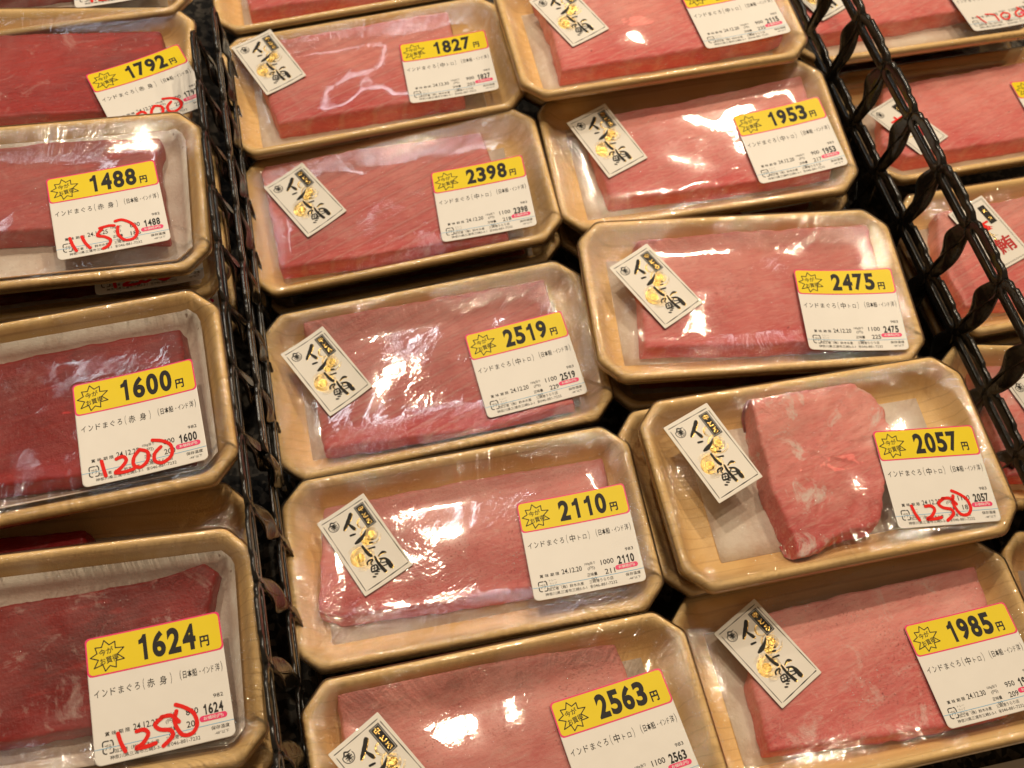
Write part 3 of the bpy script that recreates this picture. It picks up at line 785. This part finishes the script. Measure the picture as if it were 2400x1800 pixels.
def pad(pk, parent):
    if 'pad' in pk: x0, x1, y0, y1 = pk['pad']
    else:
        xs = [p[0] for p in pk['meat']]; x0, x1 = min(xs) - .012, max(xs) + .012; y0, y1 = -.041, .041
    pz = pk.get('padz', 0.)
    if not pz: x0 = max(x0, -.090); x1 = min(x1, .090); y0 = max(y0, -.0415); y1 = min(y1, .0415)
    rnd = random.Random(pk['seed']); nx, ny = (40, 24) if pk.get('padz') else (14, 8); v = []
    sk = rnd.uniform(-.03, .03)
    for t in (0, 1):
        for j in range(ny + 1):
            for i in range(nx + 1):
                x = x0 + (x1 - x0) * i / nx + sk * (j / ny - .5) * .04; y = y0 + (y1 - y0) * j / ny
                zz = 0
                if pz:
                    e = .0003 * noise.noise(Vector((x * 90, y * 90, 3.1)))
                    dd = edge_dist(x, y)
                    if dd < .0100:
                        lim = TL_ + TW_ - CA - .0100 / .7071; tt = abs(x) + abs(y)
                        if tt > lim: q_ = (tt - lim) / 2; x -= math.copysign(q_, x); y -= math.copysign(q_, y)
                        dd = edge_dist(x, y)
                    zz = max(wall_z(dd), wall_z(dd - .002)) + .0206
                v.append((x, y, -.0200 + zz + .0003 * noise.noise(Vector((x * 60, y * 60, pk['seed']))) + (.0006 if t else .0)))
    f = []; nn = (nx + 1) * (ny + 1)
    for j in range(ny):
        for i in range(nx):
            a = j * (nx + 1) + i; q = (a, a + 1, a + nx + 2, a + nx + 1)
            f.append(tuple(k + nn for k in q)); f.append(tuple(reversed(q)))
    bd = [i for i in range(nx + 1)] + [j * (nx + 1) + nx for j in range(1, ny + 1)] + [ny * (nx + 1) + i for i in range(nx - 1, -1, -1)] + [j * (nx + 1) for j in range(ny - 1, 0, -1)]
    for k in range(len(bd)):
        a, b = bd[k], bd[(k + 1) % len(bd)]; f.append((a, b, b + nn, a + nn))
    o = obj('absorbent_pad', v, f, M_PAD, parent); o['seed'] = pk['seed']; return o
def film(pk, parent):
    rings = []; uvs = []
    prof = [(-.0002, -.0150), (-.0007, -.0060), (-.0009, -.0030), (-.0006, -.0008), (.0006, .0006), (.0022, None), (.004, None), (.006, None), (.009, None), (.012, None), (.016, None), (.020, None), (.025, None), (.030, None), (.036, None), (.043, None), (.050, None), (.056, None)]
    prof[0] = (.0048, -.0085)
    for d, z in prof:
        ring = []; o = outline(d, .0034 + .42 * max(0, d)); n = len(o); per = 0
        for i, (x, y) in enumerate(o):
            zz = z if z is not None else film_z(x, y, pk) + (.0001 if d < .005 else 0)
            if d > .03: pass
            wr = noise.noise(Vector((i * 1.7, d * 60, pk['seed'] * 5))) * .00025 * pk.get('crinkle', .6) if z is not None or d < .02 else 0
            ring.append((x, y, zz + wr)); uvs.append((i / n, max(0, d)))
        rings.append(ring)
    m = MB(); m.ring_loft(rings, False, True)
    o = obj('cling_film', m.v, m.f, M_FILM, parent, uvs=uvs)
    o['crinkle'] = pk.get('crinkle', .6); o['haze'] = pk.get('haze', .05); o['speckle'] = pk.get('speckle', .1); o['seed'] = pk['seed'] * 3.7
    return o

def package(key, **kw):
    pk = dict(sag=.0026, redness=0., akami=key[0] == 'A', date='24.12.20', unit='1100', gram='218', price='2110')
    pk.update(kw); pk['seed'] = (sum(ord(ch) * (i + 3) * 7 for i, ch in enumerate(key)) % 97) + .37
    if 'label' not in pk: pk['label'] = LAB.get(key, (.060, -.013, .03))
    if 'sticker' not in pk and key in STK: pk['sticker'] = STK[key]
    if 'meat' not in pk: pk['meat'] = MEAT.get(key, [(-.083, .045), (.085, .045), (.083, -.040), (-.083, -.038)])
    x, y, rz, z, rx, ry = POSE[key]
    root = bpy.data.objects.new('packaged_tuna', None); COL.objects.link(root)
    M = Matrix.Rotation(rz, 4, 'Z') @ Matrix.Rotation(rx, 4, 'X') @ Matrix.Rotation(ry, 4, 'Y')
    root.matrix_world = Matrix.Translation((x, y, z)) @ M
    root.empty_display_size = .02
    root['label'] = pk['text']; root['category'] = 'fish tray'; root['group'] = pk.get('group', 'wrapped trays of tuna')
    tray(pk, root)
    pad(pk, root); meat(pk, root); film(pk, root)
    if pk.get('has_label', True): price_label(pk, root)
    if 'sticker' in pk and pk['sticker']: sticker(pk, root)
    return root

# ---------------------------------------------------------------- the setting
def slab(name, x0, x1, y0, y1, z0, z1, mat, rot=0, loc=(0, 0, 0), kind=True):
    v = [(x, y, z) for z in (z0, z1) for x, y in ((x0, y0), (x1, y0), (x1, y1), (x0, y1))]
    o = obj(name, v, [(3, 2, 1, 0), (4, 5, 6, 7), (0, 1, 5, 4), (1, 2, 6, 5), (2, 3, 7, 6), (3, 0, 4, 7)], mat, smooth=False)
    o.location = loc; o.rotation_euler = (0, 0, rot)
    if kind: o['kind'] = 'structure'
    return o
slab('counter', -2.2, 2.2, -1.2, 2.6, -.14, -.098, M_GRAN)
slab('counter_front_ledge', -.9, .9, -.12, .12, -.0975, -.088, M_PALE, .455, (.44, .1365, 0))

# ---------------------------------------------------------------- lattice dividers
def bar(m, s0, s1, z0, z1, t, bev=.0006):
    """bevelled bar in the divider plane: s along, z up, thickness t across"""
    b = bev
    prof = [(s0, z0 + b), (s0 + b, z0), (s1 - b, z0), (s1, z0 + b), (s1, z1 - b), (s1 - b, z1), (s0 + b, z1), (s0, z1 - b)]
    prof2 = [(s0 + b, z0 + 2 * b), (s0 + 2 * b, z0 + b), (s1 - 2 * b, z0 + b), (s1 - b, z0 + 2 * b), (s1 - b, z1 - 2 * b), (s1 - 2 * b, z1 - b), (s0 + 2 * b, z1 - b), (s0 + b, z1 - 2 * b)]
    m.ring_loft([[(s, -t / 2, z) for s, z in prof2], [(s, -t / 2 + b, z) for s, z in prof], [(s, t / 2 - b, z) for s, z in prof], [(s, t / 2, z) for s, z in prof2]], True, True)
def plate(m, poly, t, b=.0007):
    n = len(poly); c = (sum(p[0] for p in poly) / n, sum(p[1] for p in poly) / n)
    def ins(k): return [(p[0] + (c[0] - p[0]) / max(1e-9, math.hypot(c[0] - p[0], c[1] - p[1])) * k, p[1] + (c[1] - p[1]) / max(1e-9, math.hypot(c[0] - p[0], c[1] - p[1])) * k) for p in poly]
    i = ins(b)
    m.ring_loft([[(s, -t / 2, z) for s, z in i], [(s, -t / 2 + b, z) for s, z in poly], [(s, t / 2 - b, z) for s, z in poly], [(s, t / 2, z) for s, z in i]], True, True)
def divider(p0, p1, n0, n1, zt, cell, label, lean=0., tilt=0., thk=.0036):
    """lattice panel; nodes every |p1-p0| along the line, rails at zt, zt-cell, zt-2cell"""
    d = Vector((p1[0] - p0[0], p1[1] - p0[1])); pitch = d.length
    root = bpy.data.objects.new('lattice_divider', None); COL.objects.link(root)
    root.location = (p0[0], p0[1], zt); root.rotation_euler = Matrix.Rotation(math.atan2(d.y, d.x), 3, 'Z').__matmul__(Matrix.Rotation(tilt, 3, 'X')).to_euler(); root.empty_display_size = .03
    root['label'] = label; root['category'] = 'divider'; root['group'] = 'black lattice dividers between the tray columns'
    for r in range(2):
        m = MB(); z = -r * cell
        for k in range(n0, n1):
            s = k * pitch; T = .0044
            # moulded link: two rods that meet at the nodes and leave a slot between them
            K = 26
            for up in (1, -1):
                rings = []
                for i in range(K + 1):
                    t = i / K; e = sst(min(t, 1 - t) / .12); pl = sst((min(t, 1 - t) - .13) / .05)
                    big = thk > .003; zc = up * (.0041 + big * .0007) * e; hn = .0036 + big * .0020; hh = hn + (.0021 + big * .0011 - hn) * sst(min(t, 1 - t) / .16)
                    if up > 0: g_ = sst((t - .30) / .03) * sst((.80 - t) / .03); zc += .0011 * g_; hh += .0009 * g_
                    if up > 0: g_ = sst((t - .14) / .03) * sst((.24 - t) / .03); zc += .0007 * g_
                    rings.append([(s + t * pitch, thk * (.5 + .18 * (1 - e)) * math.copysign(abs(math.cos(q)) ** .38, math.cos(q)), z + zc + hh * math.copysign(abs(math.sin(q)) ** .38, math.sin(q))) for q in (2 * math.pi * (j + .5) / 12 for j in range(12))])
                m.ring_loft(rings, True, True)
        obj('rail', m.v, m.f, M_BLACK, root)
    m = MB(); bar(m, (n0) * pitch, (n1) * pitch, -2 * cell - .004, -2 * cell + .004, .004); obj('foot_rail', m.v, m.f, M_BLACK, root, smooth=False)
    # twisted leaf strut
    def leaf_me():
        m = MB(); rings = []; H = cell - .004; K = 22
        for i in range(K + 1):
            t = i / K; z = -.002 - t * H
            w = (.0112 + .0085 * math.sin(math.pi * t) ** 2) if thk > .003 else .0070 + .0100 * math.sin(math.pi * t) ** 2
            off = lean * (t) + .0018 * math.sin(2 * math.pi * t)
            th = thk + .0008 * math.sin(math.pi * t)
            tw = .30 * math.sin(2 * math.pi * t)
            ring = []
            for a in range(12):
                an = 2 * math.pi * a / 12
                ca_ = math.copysign(abs(math.cos(an)) ** .8, math.cos(an)); x = ca_ * w / 2; y = math.sin(an) * th / 2 * (1 + .35 * math.cos(an * 2 + 3.14 * t))
                ring.append((off + x * math.cos(tw) - y * math.sin(tw), x * math.sin(tw) + y * math.cos(tw), z))
            rings.append(ring)
        m.ring_loft(rings, True, True)
        # ridge running diagonally over the leaf
        rr = []
        for i in range(K + 1):
            t = i / K; z = -.003 - t * (H - .002); off = lean * t - .0030 * math.cos(math.pi * t) * math.sin(math.pi * t) ** .5
            tw = .30 * math.sin(2 * math.pi * t)
            rr.append([(off + .0011 * math.cos(2 * math.pi * a / 8), math.sin(2 * math.pi * a / 8) * (thk * .5 + .0012), z) for a in range(8)])
        m.ring_loft(rr, True, True)
        return m
    lm = leaf_me(); first = None
    for r in range(2):
        for k in range(n0, n1 + 1):
            if first is None: o = obj('strut', lm.v, lm.f, M_BLACK, root); first = o
            else: o = first.copy(); COL.objects.link(o); o.parent = root
            o.location = (k * pitch, 0, -r * cell)
    return root
divider((-.0620, .1010), (-.0812, .1405), -2, 11, .033, .060, 'black plastic lattice divider seen edge-on, beside the trays priced 1600 and 1624', .004, -.24, .0024)
divider((-.1270, .2620), (-.1460, .3020), 0, 8, .012, .050, 'second black lattice panel standing close behind the first, beside the tray priced 2398', .0, -.15, .0024)
divider((.2855, .4923), (.2632, .5338), -4, 7, .060, .060, 'black plastic lattice divider with twisted struts, right of the tray priced 2475', .0)

# ---------------------------------------------------------------- the packages
G_A, G_B, G_D = 'dark red tuna trays left of the divider', 'pink tuna trays between the dividers', 'tuna trays right of the lattice divider'
rect = lambda x0, x1, y0, y1: [(x0, y1), (x1, y1), (x1, y0), (x0, y0)]
AL = [(-.084, .040), (-.084, -.036)]
def ext(k, lower):   # close a block whose left end lies outside the picture
    P = [p for p in MEAT[k] if p[0] > -.012]; return [(-.084, P[0][1] - .004)] + P + [(-.084, lower)]
package('A0', price='1744', hand='1200', gram='218', date='24.12.25', unit='800', redness=.85, haze=.10, meat=rect(-.084, .08, -.018, .045), group=G_A, text='dark red tuna tray at the top left corner, its label bottom and rim in view')
package('A1', price='1792', hand='1200', gram='224', date='24.12.25', unit='800', redness=.85, haze=.04, crinkle=.4, frost=.5, meat=ext('A1', -.045), group=G_A, text='dark red tuna tray with tilted yellow 1792 price label')
package('A2c', price='1472', gram='184', date='24.12.25', unit='800', redness=1., label=(.065, -.010, .03), group=G_A, text='lowest tray of the stack under the 1488 tray, only a label corner showing')
package('A2b', price='1440', hand='1200', gram='180', date='24.12.25', unit='800', redness=1., label=(.060, -.020, .03), group=G_A, text='tray directly beneath the 1488 tray, showing the bottom strip of its label')
package('A2', price='1488', hand='1150', gram='186', date='24.12.25', unit='800', redness=.6, haze=.05, crinkle=.6, frost=.3, meat=ext('A2', -.016), pad=(-.0985, .0985, -.0500, .0503), padz=.010, group=G_A, text='tuna tray with yellow 1488 price label and red handwritten 1150')
package('A4', price='1600', gram='200', date='24.12.25', unit='800', redness=1., has_label=False, meat=rect(-.080, .020, -.034, .040), sag=-.004, crinkle=1., pad=(-.085, .062, -.0415, .0415), group=G_A, text='lower tuna tray with bulging film, tucked between the 1600 tray and the 1624 tray')
package('A3', price='1600', hand='1200', gram='200', date='24.12.25', unit='800', redness=.92, haze=.03, crinkle=.8, frost=.2, meat=ext('A3', -.034), pad=(-.0985, .0985, -.0500, .0503), padz=.010, group=G_A, text='dark red tuna tray with yellow 1600 price label and red handwritten 1200')
package('A5b', price='1616', gram='202', date='24.12.25', unit='800', redness=1., has_label=False, group=G_A, text='lowest tray at the bottom left, its wood-print edge showing right of the 1624 tray')
package('A5', price='1624', hand='1250', gram='203', date='24.12.25', unit='800', redness=.96, haze=.05, crinkle=.55, frost=.9, meat=ext('A5', -.035), pad=(-.0985, .0985, -.0500, .0503), padz=.010, group=G_A, text='dark red frosty tuna tray with yellow 1624 price label and red handwritten 1250')

package('B0', price='2043', bands=.2, redness=.1, sticker=(-.07, .02, .4), group=G_B, text='pink tuna tray cut by the top edge, behind the 1827 tray')
package('B1', price='1827', gram='203', date='24.12.30', unit='900', bands=.6, redness=.18, crinkle=.35, group=G_B, text='pink tuna tray with yellow 1827 price label and dark-foil sticker')
package('B2b', price='2376', gram='216', group=G_B, text='tray beneath the 2398 tray, showing a strip of its label below the rim')
package('B2', price='2398', gram='218', bands=.8, crinkle=.5, redness=.22, group=G_B, text='pink banded tuna tray with yellow 2398 price label')
package('B3', price='2519', gram='229', bands=.6, crinkle=1.0, redness=.22, haze=.06, group=G_B, text='crinkly wrapped pink tuna tray with yellow 2519 price label')
package('B4', price='2110', gram='211', unit='1000', bands=.12, crinkle=.85, frost=.35, haze=.05, speckle=.6, group=G_B, text='pale pink tuna tray with yellow 2110 price label and gold calligraphy sticker')
package('B5', price='2563', gram='233', bands=.1, crinkle=.5, meat=[(-.09, .0558), (-.019, .0539), (.0684, .0479), (.0707, .0299), (.0738, -.041), (-.0879, -.041)], group=G_B, text='pink tuna tray with yellow 2563 price label at the bottom of the photo')
package('C0b', price='2070', group=G_B, text='lower tray in the gap behind the 1953 tray, left corner showing')
package('C0', price='2115', gram='235', unit='900', bands=.3, crinkle=.6, group=G_B, text='pink tuna tray with 2115 price label at the top, right of the 1827 tray')
package('C1b', price='1980', gram='220', unit='900', group=G_B, text='tray beneath the 1953 tray, a strip of its label showing above the 2475 tray')
package('C1', price='1953', gram='217', unit='900', bands=.25, crinkle=.6, haze=.05, group=G_B, text='pink tuna tray with yellow 1953 price label and bright gold sticker')
package('C2b', price='2464', has_label=False, group=G_B, text='tray beneath the 2475 tray, its lower left corner showing')
package('C2', price='2475', gram='225', bands=.15, crinkle=.7, redness=.2, group=G_B, text='rosy tuna tray with yellow 2475 price label set straight')
package('C3b', price='2200', has_label=False, redness=.3, group=G_B, text='tray beneath the 2057 tray, its left edge showing')
package('C3', price='2057', hand='1250', gram='187', date='24.12.25', bands=.25, sag=-.0012, redness=-.0, crinkle=.4, frost=1.9, rough=3., rag=2.5, haze=.04, pad=(-.078, .084, -.0415, .0415), group=G_B, text='tray with a short ragged tuna chunk, 2057 price label and red handwritten 1250')
package('C4', price='1985', gram='209', date='24.12.30', unit='950', bands=.2, crinkle=.35, frost=.9, haze=.06, speckle=.8, group=G_B, text='frosty pink tuna tray with yellow 1985 price label at the lower right')
package('D0', price='2358', hand='1700', meat=[(-.085, .046), (.09, .046), (.09, -.022), (-.0854, -.0300)], label=(.078, -.020, .03), sticker=(-.072, .015, .4), bands=.3, group=G_D, text='tuna tray at the top right corner with red handwritten 1700')
package('D0b', price='2420', has_label=False, sticker=None, redness=.4, group=G_D, text='tray beneath the one with handwritten 1700, dark strip showing under its rim')
package('D1', price='2646', label=(.073, -.010, -.08), redsticker=True, bands=.3, redness=.1, meat=[(-.0645, .0411), (.09, .046), (.09, -.035), (.0345, -.0360), (-.0768, -.0360), (-.093, -.0194)], group=G_D, text='tuna tray right of the divider with red-lettered sticker half hidden by struts')
package('D2b', price='2530', has_label=False, sticker=None, group=G_D, text='tray beneath the red-stickered tray nearest the right edge, dark wood-print side showing')
package('D2', price='2750', redsticker=True, bands=.6, meat=[(-.0781, .0434), (.085, .047), (.085, -.04), (-.0459, -.0400), (-.0933, -.038), (-.0928, .004)], group=G_D, text='tuna tray at the right edge with red 鮪 sticker and small black box')
package('D3', price='2310', sticker=(-.040, .012, .38), bands=.4, frost=.7, group=G_D, text='tuna tray at the right edge below the red-stickered ones, behind divider struts')
package('D4', price='2240', has_label=False, sticker=None, group=G_D, text='tray at the lower right edge of the photo beside the 2057 tray')
